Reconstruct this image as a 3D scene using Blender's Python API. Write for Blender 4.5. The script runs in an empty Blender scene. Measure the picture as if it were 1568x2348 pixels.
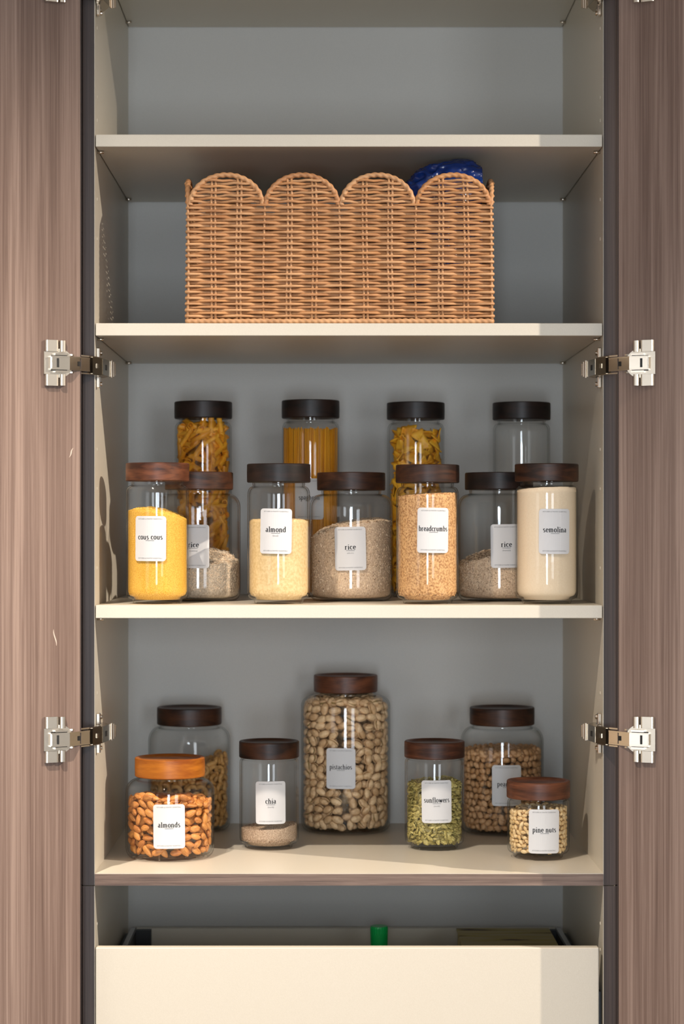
import bpy, math, random
import numpy as np
from mathutils import Vector, Matrix, noise
random.seed(7); RNG = np.random.default_rng(7)
R_ = math.radians
C = bpy.context.scene.collection
SC = bpy.context.scene
# ------------------------------------------------------------------ camera, world, lights, exposure
EYE = 1.45                      # camera height above the floor
D, F, HX, HY = 3.3, 5036.0, 745.0, 1212.0
def W(px, py, y):               # a photograph pixel at depth y (cabinet front = 0) -> world point
    s = (D + y) / F
    return Vector(((px - HX) * s, y, EYE - (py - HY) * s))
cam = bpy.data.objects.new('camera', bpy.data.cameras.new('camera')); C.objects.link(cam)
cam.location = (0, -D, EYE); cam.rotation_euler = (R_(90), 0, 0)
cam.data.sensor_fit = 'AUTO'; cam.data.sensor_width = 36
cam.data.lens = 36 * F / 2348
cam.data.shift_x = (784 - HX) / 2348; cam.data.shift_y = (HY - 1174) / 2348
cam.data.clip_start = .05
cam.data.dof.use_dof = True; cam.data.dof.focus_distance = D + .06; cam.data.dof.aperture_fstop = 4.5
SC.camera = cam
w = bpy.data.worlds.new('World'); SC.world = w; w.use_nodes = True
w.node_tree.nodes['Background'].inputs[0].default_value = (.75, .85, 1, 1)
w.node_tree.nodes['Background'].inputs[1].default_value = .6
SC.view_settings.view_transform = 'Standard'; SC.view_settings.look = 'None'
SC.view_settings.gamma = 1; SC.view_settings.use_curve_mapping = False
SC.view_settings.exposure = 0.0
try:
    SC.cycles.transparent_max_bounces = 40; SC.cycles.max_bounces = 10; SC.cycles.diffuse_bounces = 5
    SC.cycles.sample_clamp_indirect = 4; SC.cycles.caustics_reflective = False; SC.cycles.caustics_refractive = False
except Exception: pass
CEIL = EYE + 1.50
def spot(name, loc, power, col, ang, blend=1.0, rad=.025, aim=None):
    l = bpy.data.lights.new(name, 'SPOT'); l.energy = power; l.color = col
    l.spot_size = R_(ang); l.spot_blend = blend; l.shadow_soft_size = rad
    o = bpy.data.objects.new(name, l); C.objects.link(o); o.location = loc
    if aim: o.rotation_euler = (Vector(aim) - Vector(loc)).to_track_quat('-Z', 'Y').to_euler()
    return o
WARM = (1, .865, .72)
spot('downlight', (-.66, -1.24, CEIL - .03), 385, WARM, 122, 1, .022, aim=(-.98, -1.20, 0))
spot('downlight', (.95, -1.07, CEIL - .03), 12, WARM, 131, 1, .022)
spot('downlight', (2.5, -1.15, CEIL - .03), 430, WARM, 56, .9, .022, aim=(-.15, 0, .72))
def area(name, loc, aim, sx, sy, power, col):
    l = bpy.data.lights.new(name, 'AREA'); l.shape = 'RECTANGLE'; l.size = sx; l.size_y = sy
    l.energy = power; l.color = col
    o = bpy.data.objects.new(name, l); C.objects.link(o); o.location = loc
    o.rotation_euler = (Vector(aim) - Vector(loc)).to_track_quat('-Z', 'Y').to_euler()
    return o
area('window_light', (-.15, -6.2, 1.15), (0, 0, 1.15), .75, 2.0, 116, (.80, .90, 1))
area('window_light', (2.2, -6.2, 1.2), (0, 0, 1.2), 1.0, 1.9, 52, (.85, .92, 1))
area('window_light', (-2.9, -3.4, 1.3), (0.3, .1, 1.2), 1.5, 1.6, 12, (.9, .95, 1))

# ------------------------------------------------------------------ helpers
def mat(name, col=(.8,.8,.8), rough=.5, metal=0, spec=.5):
    m = bpy.data.materials.new(name); m.use_nodes = True
    b = m.node_tree.nodes['Principled BSDF']
    b.inputs['Base Color'].default_value = (*col, 1); b.inputs['Roughness'].default_value = rough
    b.inputs['Metallic'].default_value = metal; b.inputs['Specular IOR Level'].default_value = spec
    return m
def nd(m, t, **kw):
    n = m.node_tree.nodes.new(t)
    for k, v in kw.items():
        if k in n.inputs: n.inputs[k].default_value = v
        else: setattr(n, k, v)
    return n
def lk(m, a, b): m.node_tree.links.new(a, b)
def bsdf(m): return m.node_tree.nodes['Principled BSDF']
def ramp(m, fac, stops):
    r = nd(m, 'ShaderNodeValToRGB'); e = r.color_ramp.elements
    while len(e) < len(stops): e.new(.5)
    for i, (p, c) in enumerate(stops): e[i].position = p; e[i].color = (*c, 1)
    lk(m, fac, r.inputs[0]); return r
def mapped(m, scale, rnd=False, loc=(0,0,0)):
    tc = nd(m, 'ShaderNodeTexCoord'); mp = nd(m, 'ShaderNodeMapping')
    mp.inputs['Scale'].default_value = scale; mp.inputs['Location'].default_value = loc
    src = tc.outputs['Object']
    if rnd:
        oi = nd(m, 'ShaderNodeObjectInfo'); ad = nd(m, 'ShaderNodeVectorMath'); ad.operation = 'ADD'
        lk(m, src, ad.inputs[0]); lk(m, oi.outputs['Random'], ad.inputs[1]); src = ad.outputs[0]
    lk(m, src, mp.inputs[0]); return mp.outputs[0]
def bump(m, fac, strength=.2, dist=.001):
    b = nd(m, 'ShaderNodeBump'); b.inputs['Strength'].default_value = strength; b.inputs['Distance'].default_value = dist
    lk(m, fac, b.inputs['Height']); lk(m, b.outputs[0], bsdf(m).inputs['Normal'])
def noisy(name, c1, c2, scale=200, rough=.6, stretch=(1,1,1), det=4, bst=.2, bd=.0005, lo=.35, hi=.65, spec=.4, rnd=False):
    m = mat(name, c1, rough, 0, spec)
    n = nd(m, 'ShaderNodeTexNoise', Scale=scale, Detail=det); lk(m, mapped(m, stretch, rnd), n.inputs['Vector'])
    r = ramp(m, n.outputs[0], [(lo, c1), (hi, c2)]); lk(m, r.outputs[0], bsdf(m).inputs['Base Color'])
    if bst: bump(m, n.outputs[0], bst, bd)
    return m
def laminate(name, c1, c2, c3, axis='z', k=1.0, rough=.45):
    m = mat(name, c1, rough, 0, .35)
    big = {'z': (16, 16, .55), 'x': (.9, 14, 14)}[axis]; fine = {'z': (230, 230, 1.8), 'x': (5, 220, 220)}[axis]
    n1 = nd(m, 'ShaderNodeTexNoise', Scale=1.0, Detail=5, Distortion=1.2); lk(m, mapped(m, big), n1.inputs['Vector'])
    n2 = nd(m, 'ShaderNodeTexNoise', Scale=1.0, Detail=6, Roughness=.7, Distortion=.4); lk(m, mapped(m, fine), n2.inputs['Vector'])
    ad = nd(m, 'ShaderNodeMath', operation='MULTIPLY_ADD'); ad.inputs[1].default_value = .62
    lk(m, n2.outputs[0], ad.inputs[0])
    mu = nd(m, 'ShaderNodeMath', operation='MULTIPLY'); mu.inputs[1].default_value = .42; lk(m, n1.outputs[0], mu.inputs[0])
    lk(m, mu.outputs[0], ad.inputs[2])
    r = ramp(m, ad.outputs[0], [(.40, c1), (.52, c2), (.64, c3)]); lk(m, r.outputs[0], bsdf(m).inputs['Base Color'])
    bump(m, n2.outputs[0], .12, .0004); return m
def glassmat(name, tint=(.998, 1, .999), f0=.026, edge=(.60, .63, .61)):
    m = bpy.data.materials.new(name); m.use_nodes = True; t = m.node_tree; t.nodes.clear()
    out = nd(m, 'ShaderNodeOutputMaterial'); tr = nd(m, 'ShaderNodeBsdfTransparent'); gl = nd(m, 'ShaderNodeBsdfGlossy')
    gl.inputs['Roughness'].default_value = .012; mx = nd(m, 'ShaderNodeMixShader')
    lw = nd(m, 'ShaderNodeLayerWeight'); lw.inputs['Blend'].default_value = .5
    p5 = nd(m, 'ShaderNodeMath', operation='POWER'); p5.inputs[1].default_value = 5; lk(m, lw.outputs['Facing'], p5.inputs[0])
    ma = nd(m, 'ShaderNodeMath', operation='MULTIPLY_ADD'); ma.inputs[1].default_value = .75; ma.inputs[2].default_value = f0
    lk(m, p5.outputs[0], ma.inputs[0])
    p8 = nd(m, 'ShaderNodeMath', operation='POWER'); p8.inputs[1].default_value = 7; lk(m, lw.outputs['Facing'], p8.inputs[0])
    r = ramp(m, p8.outputs[0], [(0, tint), (.75, edge)]); lk(m, r.outputs[0], tr.inputs['Color'])
    lk(m, ma.outputs[0], mx.inputs[0]); lk(m, tr.outputs[0], mx.inputs[1]); lk(m, gl.outputs[0], mx.inputs[2])
    lk(m, mx.outputs[0], out.inputs[0]); return m
def lidwood(name, c1, c2, rough=.42, sc=1.0, loc=(0,0,0)):
    m = mat(name, c1, rough, 0, .35)
    n = nd(m, 'ShaderNodeTexNoise', Scale=1.0, Detail=5, Distortion=1.5); lk(m, mapped(m, (9*sc, 9*sc, 45*sc), True, loc), n.inputs['Vector'])
    n2 = nd(m, 'ShaderNodeTexNoise', Scale=1.0, Detail=4); lk(m, mapped(m, (60, 60, 700), True), n2.inputs['Vector'])
    ad = nd(m, 'ShaderNodeMath', operation='MULTIPLY_ADD'); ad.inputs[1].default_value = .25
    lk(m, n2.outputs[0], ad.inputs[0]); lk(m, n.outputs[0], ad.inputs[2])
    r = ramp(m, ad.outputs[0], [(.48, c1), (.78, c2)]); lk(m, r.outputs[0], bsdf(m).inputs['Base Color'])
    bump(m, n2.outputs[0], .1, .0003); return m

def mesh(name, V, Fc, mats=None, mi=None, smooth=False):
    me = bpy.data.meshes.new(name); me.from_pydata([tuple(map(float, v)) for v in V], [], [tuple(map(int, f)) for f in Fc])
    for m in (mats or []): me.materials.append(m)
    if mi is not None: me.polygons.foreach_set('material_index', np.asarray(mi, dtype=np.int32))
    if smooth: me.polygons.foreach_set('use_smooth', np.ones(len(me.polygons), dtype=bool))
    me.update(); return me
def obj(name, me, parent=None, loc=None, rot=None, **props):
    o = bpy.data.objects.new(name, me); C.objects.link(o)
    if parent: o.parent = parent
    if loc is not None: o.location = loc
    if rot is not None: o.rotation_euler = rot
    for k, v in props.items(): o[k] = v
    return o
def thing(name, label, cat, loc=(0,0,0), group=None, rz=0):
    o = obj(name, None, loc=loc, rot=(0,0,rz), label=label, category=cat); o.empty_display_size = .05
    if group: o['group'] = group
    return o
class MB:
    def __init__(s): s.V = []; s.F = []; s.M = []
    def add(s, V, Fc, m=0):
        k = len(s.V); s.V += [tuple(v) for v in V]; s.F += [tuple(i + k for i in f) for f in Fc]; s.M += [m] * len(Fc)
    def box(s, a, b, m=0, bev=0.0):
        (x0, y0, z0), (x1, y1, z1) = a, b
        if bev <= 0:
            V = [(x, y, z) for x in (x0, x1) for y in (y0, y1) for z in (z0, z1)]
            s.add(V, [(0,1,3,2),(4,6,7,5),(0,4,5,1),(2,3,7,6),(0,2,6,4),(1,5,7,3)], m); return s
        c = ((x0+x1)/2, (y0+y1)/2, (z0+z1)/2); h = ((x1-x0)/2, (y1-y0)/2, (z1-z0)/2); V = []; idx = {}
        for sx in (-1, 1):
            for sy in (-1, 1):
                for sz in (-1, 1):
                    for ax in range(3):
                        p = [sx*(h[0]-bev), sy*(h[1]-bev), sz*(h[2]-bev)]; p[ax] += (sx, sy, sz)[ax]*bev
                        idx[(sx, sy, sz, ax)] = len(V); V.append((c[0]+p[0], c[1]+p[1], c[2]+p[2]))
        Fc = []
        for ax in range(3):
            o1, o2 = [i for i in range(3) if i != ax]
            for sg in (-1, 1):
                q = []
                for a1, a2 in ((-1,-1),(1,-1),(1,1),(-1,1)):
                    k = [0,0,0]; k[ax] = sg; k[o1] = a1; k[o2] = a2; q.append(idx[(*k, ax)])
                Fc.append(q)
        for ax in range(3):
            o1, o2 = [i for i in range(3) if i != ax]
            for a1 in (-1, 1):
                for a2 in (-1, 1):
                    q = []
                    for sg, axx in ((-1, o1), (1, o1), (1, o2), (-1, o2)):
                        k = [0,0,0]; k[ax] = sg; k[o1] = a1; k[o2] = a2; q.append(idx[(*k, axx)])
                    Fc.append(q)
        for sx in (-1, 1):
            for sy in (-1, 1):
                for sz in (-1, 1): Fc.append([idx[(sx, sy, sz, ax)] for ax in range(3)])
        s.add(V, Fc, m); return s
    def prism(s, pts, z0, z1, m=0):        # plan polygon (x, y) extruded in z
        n = len(pts); V = [(x, y, z0) for x, y in pts] + [(x, y, z1) for x, y in pts]
        s.add(V, [tuple(range(n))[::-1], tuple(range(n, 2*n))] + [(i, (i+1) % n, n+(i+1) % n, n+i) for i in range(n)], m); return s
    def strip(s, pts, t, z0, z1, m=0):     # plan polyline with thickness t (to its left)
        P = [Vector(p) for p in pts]; L = []
        for i, p in enumerate(P):
            d = ((P[min(i+1, len(P)-1)] - p).normalized() + (p - P[max(i-1, 0)]).normalized())
            d.normalize(); L.append(p + Vector((-d.y, d.x)) * t)
        for i in range(len(P)-1): s.prism([P[i], P[i+1], L[i+1], L[i]], z0, z1, m)
        return s
    def cyl(s, c, ax, r, h, n=20, m=0, r2=None):   # centre c, axis vector, half height h
        a = Vector(ax).normalized(); u = a.orthogonal().normalized(); v = a.cross(u); c = Vector(c); r2 = r if r2 is None else r2
        A = [c - a*h + (u*math.cos(t) + v*math.sin(t))*r for t in [2*math.pi*i/n for i in range(n)]]
        B = [c + a*h + (u*math.cos(t) + v*math.sin(t))*r2 for t in [2*math.pi*i/n for i in range(n)]]
        s.add(A + B, [tuple(range(n))[::-1], tuple(range(n, 2*n))] + [(i, (i+1) % n, n+(i+1) % n, n+i) for i in range(n)], m); return s
    def mesh(s, name, mats, smooth=False, mirror=False):
        V, Fc = s.V, s.F
        if mirror: V = [(-x, y, z) for x, y, z in V]; Fc = [f[::-1] for f in Fc]
        me = mesh(name, V, Fc, mats, s.M, smooth)
        import bmesh
        bm = bmesh.new(); bm.from_mesh(me); bmesh.ops.recalc_face_normals(bm, faces=bm.faces); bm.to_mesh(me); bm.free()
        return me
def lathe(prof, n=64, name='lathe', mats=None, closed=False):
    k = len(prof); V = []; Fc = []
    for r, z in prof:
        for i in range(n):
            a = 2*math.pi*i/n; V.append((max(r, 1e-6)*math.sin(a), -max(r, 1e-6)*math.cos(a), z))
    for j in range(k if closed else k-1):
        for i in range(n):
            a, b = j*n+i, j*n+(i+1) % n; c, d = ((j+1) % k)*n+(i+1) % n, ((j+1) % k)*n+i
            Fc.append((a, b, c, d))
    me = mesh(name, V, Fc, mats, smooth=True)
    return me
def tube_data(P, rad, ns=6, twist=None, closed=False, up=(0,0,1)):
    P = np.asarray(P, float); n = len(P)
    T = np.roll(P, -1, 0) - np.roll(P, 1, 0)
    if not closed: T[0] = P[1]-P[0]; T[-1] = P[-1]-P[-2]
    T /= np.linalg.norm(T, axis=1)[:, None] + 1e-12
    U = np.cross(np.asarray(up, float), T); ln = np.linalg.norm(U, axis=1); bad = ln < .1
    U[bad] = np.cross((0, 1, 0), T[bad]); U /= np.linalg.norm(U, axis=1)[:, None]
    B = np.cross(T, U); rad = np.broadcast_to(np.asarray(rad, float), (n,)); V = []
    s = np.concatenate([[0], np.cumsum(np.linalg.norm(np.diff(P, axis=0), axis=1))])
    th = np.arange(ns)*2*math.pi/ns
    rr = np.repeat(rad[:, None], ns, 1)
    if twist: rr = rr*(1 + twist[1]*np.cos(twist[2]*th[None, :] - s[:, None]*2*math.pi/twist[0]))
    V = P[:, None, :] + rr[:, :, None]*(np.cos(th)[None, :, None]*U[:, None, :] + np.sin(th)[None, :, None]*B[:, None, :])
    V = V.reshape(-1, 3); Fc = []
    for j in range(n if closed else n-1):
        j2 = (j+1) % n
        for i in range(ns): Fc.append((j*ns+i, j*ns+(i+1) % ns, j2*ns+(i+1) % ns, j2*ns+i))
    if not closed: Fc += [tuple(range(ns))[::-1], tuple((n-1)*ns+i for i in range(ns))]
    return V, Fc
def tube(name, P, rad, m, ns=6, **kw):
    V, Fc = tube_data(P, rad, ns, **kw); return mesh(name, V, Fc, [m], smooth=True)

# ------------------------------------------------------------------ materials
M = {}
M['cream'] = noisy('cream_melamine', (.63,.58,.485), (.66,.61,.515), 900, .38, bst=.05, bd=.0001, spec=.35)
M['back'] = noisy('grey_back_board', (.50,.485,.455), (.53,.515,.485), 700, .55, bst=.05, bd=.0001, spec=.25)
M['door'] = laminate('walnut_laminate', (.125,.078,.060), (.20,.135,.108), (.30,.215,.175))
M['edge'] = laminate('walnut_edging', (.036,.027,.025), (.056,.041,.037), (.08,.06,.053))
M['edge_x'] = laminate('walnut_edging_horizontal', (.085,.055,.042), (.17,.115,.09), (.25,.18,.142), 'x')
M['nickel'] = mat('polished_nickel', (.78,.70,.60), .16, 1)
M['nickel_dull'] = mat('satin_nickel', (.80,.73,.63), .28, 1)
M['nickel_reflecting_dark'] = mat('nickel_reflecting_dark', (.42,.36,.28), .2, 1)  # hinge nickel with the dark reflection on the arm put into its colour
M['black'] = mat('black_slot', (.01,.01,.01), .6)
M['glass'] = glassmat('clear_glass')
M['label'] = mat('matt_white_paper', (.68,.68,.69), .55, 0, .3)
M['ink'] = mat('black_ink', (.012,.012,.014), .6, 0, .2)
M['ink2'] = mat('grey_ink', (.22,.22,.22), .6, 0, .2)
M['wicker'] = noisy('rattan', (.46,.20,.075), (.66,.34,.15), 60, .5, bst=.25, bd=.0004, rnd=True)
def wick(name, a, b):
    m = noisy(name, a, b, 35, .48, bst=.2, bd=.0003, rnd=True, lo=.3, hi=.7)
    return m
M['wall'] = mat('room_paint', (.72,.68,.62), .9, 0, .1)
M['floor'] = laminate('oak_floor', (.10,.06,.035), (.15,.095,.06), (.20,.13,.085), 'x')
M['ceiling'] = mat('ceiling_paint', (.8,.78,.75), .9, 0, .1)
M['lid_dark'] = lidwood('dark_walnut', (.008,.0055,.005), (.024,.012,.009))
M['lid_mid'] = lidwood('walnut', (.016,.007,.005), (.070,.025,.011))
M['lid_red'] = lidwood('reddish_walnut', (.042,.014,.008), (.165,.055,.024))
M['lid_lamplit'] = lidwood('walnut_lamplit', (.24,.058,.005), (.46,.15,.013), .4, .8)  # walnut turned orange, the strong lamp light put into its colour
M['rail'] = mat('grey_drawer_rail', (.10,.10,.105), .4, .6)
M['rail2'] = mat('dark_plastic', (.02,.022,.025), .5)
M['alu'] = mat('brushed_aluminium', (.45,.45,.45), .35, 1)

# ------------------------------------------------------------------ room shell
def struct(name, me, **k): return obj(name, me, kind='structure', **k)
XL, XR, YB, YF = -3.0, 3.6, .66, -6.4
struct('floor', MB().box((XL, YF, -.05), (XR, YB, 0)).mesh('floor', [M['floor']]))
struct('ceiling', MB().box((XL, YF, CEIL), (XR, YB, CEIL+.05)).mesh('ceiling', [M['ceiling']]))
struct('wall_back', MB().box((XL, YB, 0), (XR, YB+.05, CEIL)).mesh('wall_back', [M['wall']]))
struct('wall_front', MB().box((XL, YF-.05, 0), (XR, YF, CEIL)).mesh('wall_front', [M['wall']]))
struct('wall_left', MB().box((XL-.05, YF, 0), (XL, YB, CEIL)).mesh('wall_left', [M['wall']]))
struct('wall_right', MB().box((XR, YF, 0), (XR+.05, YB, CEIL)).mesh('wall_right', [M['wall']]))
# ------------------------------------------------------------------ cabinet
XI0, XI1, DEP = (217-HX)*D/F, (1383-HX)*D/F, .564
T = .018
ZB = EYE - .5184                # top face of the fixed bottom panel
ZTOP = EYE + 1.12
cab = thing('tall_cabinet', 'tall open larder cabinet with cream inside, grey back and dark wood front edges', 'cabinet', (0, 0, ZB-T))
def part(name, a, b, m, parent=cab, bev=0, **k):
    L = parent.location
    mb = MB().box(tuple(np.subtract(a, L)), tuple(np.subtract(b, L)), 0, bev)
    return obj(name, mb.mesh(name, [m]), parent, **k)
ZS = ZB - T
lower = thing('base_cabinet', 'lower cabinet section holding the inner drawer, below the wood-edged bottom panel', 'cabinet', (0, 0, 0))
for (z0, z1, par) in ((ZS+.0006, ZTOP, cab), (0, ZS-.0006, lower)):
    for nm, a, b in (('side_panel', XI0-T, XI0), ('side_panel', XI1, XI1+T)):
        p = part(nm, (a, .0015, z0), (b, DEP+.008, z1), M['cream'], par)
    for a, b in ((XI0-T, XI0-.0007), (XI1+.0007, XI1+T)):
        part('front_edging', (a, 0, z0), (b, .0014, z1), M['edge'], par, label='dark wood strip on the front edge')
    part('back_panel', (XI0, DEP, z0), (XI1, DEP+.008, z1), M['back'], par, label='grey back board')
for a, b in ((XI0-T-.0245, XI0-T-.0004), (XI1+T+.0004, XI1+T+.0245)):  # added dark panels that keep the gaps beside the doors in shade
    part('gap_shade_panel', (a, .004, ZS+.0006), (b, DEP, ZTOP), M['edge'], label='added dark panel that blackens the gap beside the door')
    part('gap_shade_panel', (a, .004, 0), (b, DEP, ZS-.0006), M['edge'], lower, label='added dark panel that blackens the gap beside the door')
part('top_panel', (XI0, .0015, ZTOP-T), (XI1, DEP, ZTOP), M['cream'])
part('bottom_panel', (XI0, .0015, ZS), (XI1, DEP, ZB), M['cream'])
part('bottom_edging', (XI0, -.0005, ZS), (XI1, .0014, ZB-.0008), M['edge_x'], label='brown wood strip with horizontal grain')
part('base_board', (XI0, .0, .08), (XI1, DEP, .098), M['cream'], lower)
part('plinth', (XI0, .03, 0), (XI1, .045, .079), M['edge'], lower)
# pin holes in the side panels (a few, faint plugs)
for z in (.62, .655, .76, .80, .50, .44, .12, .06, -.06, -.25, -.30, -.60, -.64):
    for sx, x in ((1, XI0), (-1, XI1)):
        obj('hole_plug', MB().cyl((0,0,0), (1,0,0), .0028, .0004, 10).mesh('hole_plug', [M['cream']]), cab, (x+sx*.0003, .037, EYE+z-(ZB-T)))
# shelves
def shelf(z_top, th, label):
    t = thing('shelf', label, 'shelf', (0, 0, EYE+z_top-th))
    part('board', (XI0+.0013, .0015, EYE+z_top-th), (XI1-.0013, DEP-.002, EYE+z_top), M['cream'], t, .0007)
    for sx, x in ((1, XI0), (-1, XI1)):
        for y in (.037, DEP-.05):
            obj('shelf_pin', MB().cyl((sx*.005, 0, 0), (1,0,0), .0022, .005, 12).mesh('shelf_pin', [M['nickel']], True), t, (x, y, -.0025))
    return t
shelf(.8817+.0185, .0185, 'empty cream shelf at the very top, only its dark underside showing')
shelf(.5924, .0183, 'empty cream shelf above the wicker basket')
shelf(.3087, .0188, 'cream shelf carrying the wicker basket')
shelf(-.1153, .0195, 'cream shelf carrying the flour, rice and pasta jars')

# doors (open about 155 degrees)
PX, PY = -.015, -.057
def door(side):
    rz = R_(205) if side < 0 else R_(-25)
    x = (XI0+PX) if side < 0 else (XI1-PX)
    lab = ('dark walnut cupboard door opened to the left, brightly lit, with light scratches' if side < 0
           else 'dark walnut cupboard door opened to the right, in dimmer light')
    t = thing('cupboard_door', lab, 'door', (x, PY, 0), rz=rz)
    y0, y1 = (-.019, 0) if side < 0 else (0, .019)
    obj('panel', MB().box((0, y0+.0006 if side<0 else y0, .10), (.40, y1 if side<0 else y1-.0006, ZTOP), 0, .0008).mesh('panel', [M['door']]), t)
    obj('hinge_edging', MB().box((-.0012, y0, .10), (-.0001, y1, ZTOP)).mesh('hinge_edging', [M['edge']]), t)
    return t
dl = door(-1); dr = door(1)
def scratch(d, side, px, py, L, ang, m):
    # place on the inner face by intersecting the view ray
    o = Vector((0, -D, EYE)); dirv = W(px, py, 0) - o
    n = Vector((math.sin(R_(25)), -math.cos(R_(25)), 0)) if side < 0 else Vector((-math.sin(R_(25)), -math.cos(R_(25)), 0))
    p0 = Vector((d.location.x, d.location.y, 0)); t = (p0 - o).dot(n) / dirv.dot(n); p = o + dirv*t
    loc = Matrix.Rotation(-d.rotation_euler.z, 4, 'Z') @ (p - Vector(d.location)); yy = .00015 if side < 0 else -.00015
    pts = [(loc.x + s*L*math.sin(ang) + .0012*math.sin(s*5), yy, loc.z + s*L*math.cos(ang)) for s in np.linspace(-.5, .5, 7)]
    V = []; 
    for i, q in enumerate(pts):
        wd = .0009*math.sin(math.pi*(i+.6)/7.2)
        V += [(q[0]-wd, q[1], q[2]), (q[0]+wd, q[1], q[2])]
    me = mesh('scratch', V, [(2*i, 2*i+1, 2*i+3, 2*i+2) for i in range(6)], [m]); obj('scratch', me, d, label='pale scratch in the veneer')
M['scr'] = mat('scratched_pale_wood', (.62,.50,.42), .7)
scratch(dl, -1, 126, 1462, .024, .12, M['scr']); scratch(dl, -1, 163, 1038, .016, -.5, M['scr'])

# ------------------------------------------------------------------ hinges
def hinge_parts(mir):
    P = Vector((PX, PY)); u = Vector((-math.cos(R_(25)), -math.sin(R_(25)))); n = Vector((math.sin(R_(25)), -math.cos(R_(25))))
    def duz(mb, u0, u1, t0, t1, z0, z1, m=0):
        q = [P+u*u0+n*t0, P+u*u1+n*t0, P+u*u1+n*t1, P+u*u0+n*t1]; mb.prism(q, z0, z1, m)
    def rounded(mb, u0, u1, t1, z0, z1, m=0):
        q = []; r = .003
        for a in (180, 150, 120, 90): q.append(P+u*(u0+r+r*math.cos(R_(a)))+n*(t1-r+r*math.sin(R_(a))))
        for a in (90, 60, 30, 0): q.append(P+u*(u1-r+r*math.cos(R_(a)))+n*(t1-r+r*math.sin(R_(a))))
        mb.prism([P+u*u0+n*.0003] + q + [P+u*u1+n*.0003], z0, z1, m)
    out = []
    pl = MB(); rounded(pl, .0352, .0555, .0065, .0168, .0335); rounded(pl, .0352, .0555, .0065, -.0335, -.0168)
    duz(pl, .035, .0572, .0003, .0042, -.0165, .0165)
    out.append(('cup_plate', pl, M['nickel_dull']))
    for za, zb in ((.0165, .033), (-.033, -.0165)):
        cl = MB(); rounded(cl, .0245, .0336, .0078, za, zb); out.append(('cup_clip', cl, M['nickel_dull']))
    rg = MB(); c = P+u*.033; nn = Vector((n.x, n.y, 0)); cc = Vector((c.x, c.y, 0))
    rg.cyl(cc+nn*.0012, nn, .0212, .0009, 40); out.append(('cup_flange', rg, M['nickel_dull']))
    hl = MB(); duz(hl, .022, .047, .0022, .0049, -.0115, .0115); out.append(('cup_recess', hl, M['black']))
    for za, zb in ((.0112, .0140), (-.0140, -.0112)):
        ears = MB(); duz(ears, .022, .042, .003, .0105, za, zb); out.append(('cup_ear', ears, M['nickel']))
    lk_ = MB(); A = [(-.0535,-.086), (-.0285,-.075), (-.003,-.040)]
    lk_.strip(A, .0016, -.0082, .0082); lk_.strip([(-.0535,-.086), (-.0540,-.076)], .002, -.0085, .0085)
    for s in (1, -1): lk_.strip([(-.0545,-.0875), (-.0285,-.0765), (-.0025,-.0415)], .007, min(s*.0082, s*.0102), max(s*.0082, s*.0102))
    out.append(('front_link', lk_, M['nickel']))
    sl = MB(); sl.strip([(-.0465,-.0832), (-.0435,-.0819)], -.0006, -.0066, .0066); out.append(('link_slot', sl, M['black']))
    sl = MB(); sl.strip([(-.018,-.0612), (-.0152,-.0573)], -.0006, -.0034, .0034); out.append(('link_slot', sl, M['black']))
    for s in (1, -1):
        rl = MB()
        rl.strip([(-.034,-.066), (-.026,-.064), (-.020,-.056), (-.004,-.036), (.010,-.006)], .004, min(s*.0118, s*.0140), max(s*.0118, s*.0140))
        pass
        out.append(('side_rail', rl, M['nickel']))
    bd = MB(); bd.strip([(.0003,-.031), (.0130,-.002)], .009, -.0125, .0125); bd.strip([(.0130,-.002), (.0190,.042)], .008, -.0122, .0122)
    bd.prism([(.0010,-.002), (.0130,-.004), (.0190,.042), (.006,.075), (.0012,.075)], -.0118, .0118)
    out.append(('arm_body', bd, M['nickel_reflecting_dark']))
    s2 = MB(); s2.strip([(.0052,-.0207), (.0078,-.0148)], -.0006, -.0034, .0034); out.append(('screw_slot', s2, M['nickel']))
    s3 = MB(); s3.strip([(.0150,.0118), (.0162,.0200)], -.0006, -.004, .004); out.append(('adjuster_hole', s3, M['black']))
    ec = MB(); ec.cyl((.0205, .048, 0), (0,0,1), .0022, .0132, 14); ec.cyl((.0225, .054, 0), (0,0,1), .0026, .0115, 14); ec.cyl((.0228,.062,0), (0,0,1), .0035, .009, 14)
    out.append(('release_lever', ec, M['nickel']))
    for z0, z1 in ((-.0305, -.0128), (.0128, .0305)): mp = MB(); mp.box((.0002, .018, z0), (.0062, .030, z1), 0, .0012); out.append(('plate_wing', mp, M['nickel']))
    mp = MB()
    mp.box((.0002, .018, -.013), (.004, .060, .013))
    out.append(('mounting_plate', mp, M['nickel']))
    for z in (-.0235, .0235):
        sc = MB(); sc.cyl((.0056, .036, z), (1,0,0), .0042, .0022, 16, 0, .003); out.append(('screw', sc, M['nickel']))
    return [(nm, mb.mesh(nm, [m], False, mir)) for nm, mb, m in out]
for side in (-1, 1):
    parts = hinge_parts(side > 0)
    for hz, where in ((.806, 'at the top edge of the picture'), (.243, 'level with the shelf under the basket'), (-.3095, 'beside the nut jars')):
        t = thing('cabinet_hinge', 'nickel wide-angle hinge of the %s door %s' % ('left' if side < 0 else 'right', where), 'hinge',
                  (XI0 if side < 0 else XI1, 0, EYE+hz), 'nickel hinges of the cabinet doors')
        for nm, me in parts: obj(nm, me, t)

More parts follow.
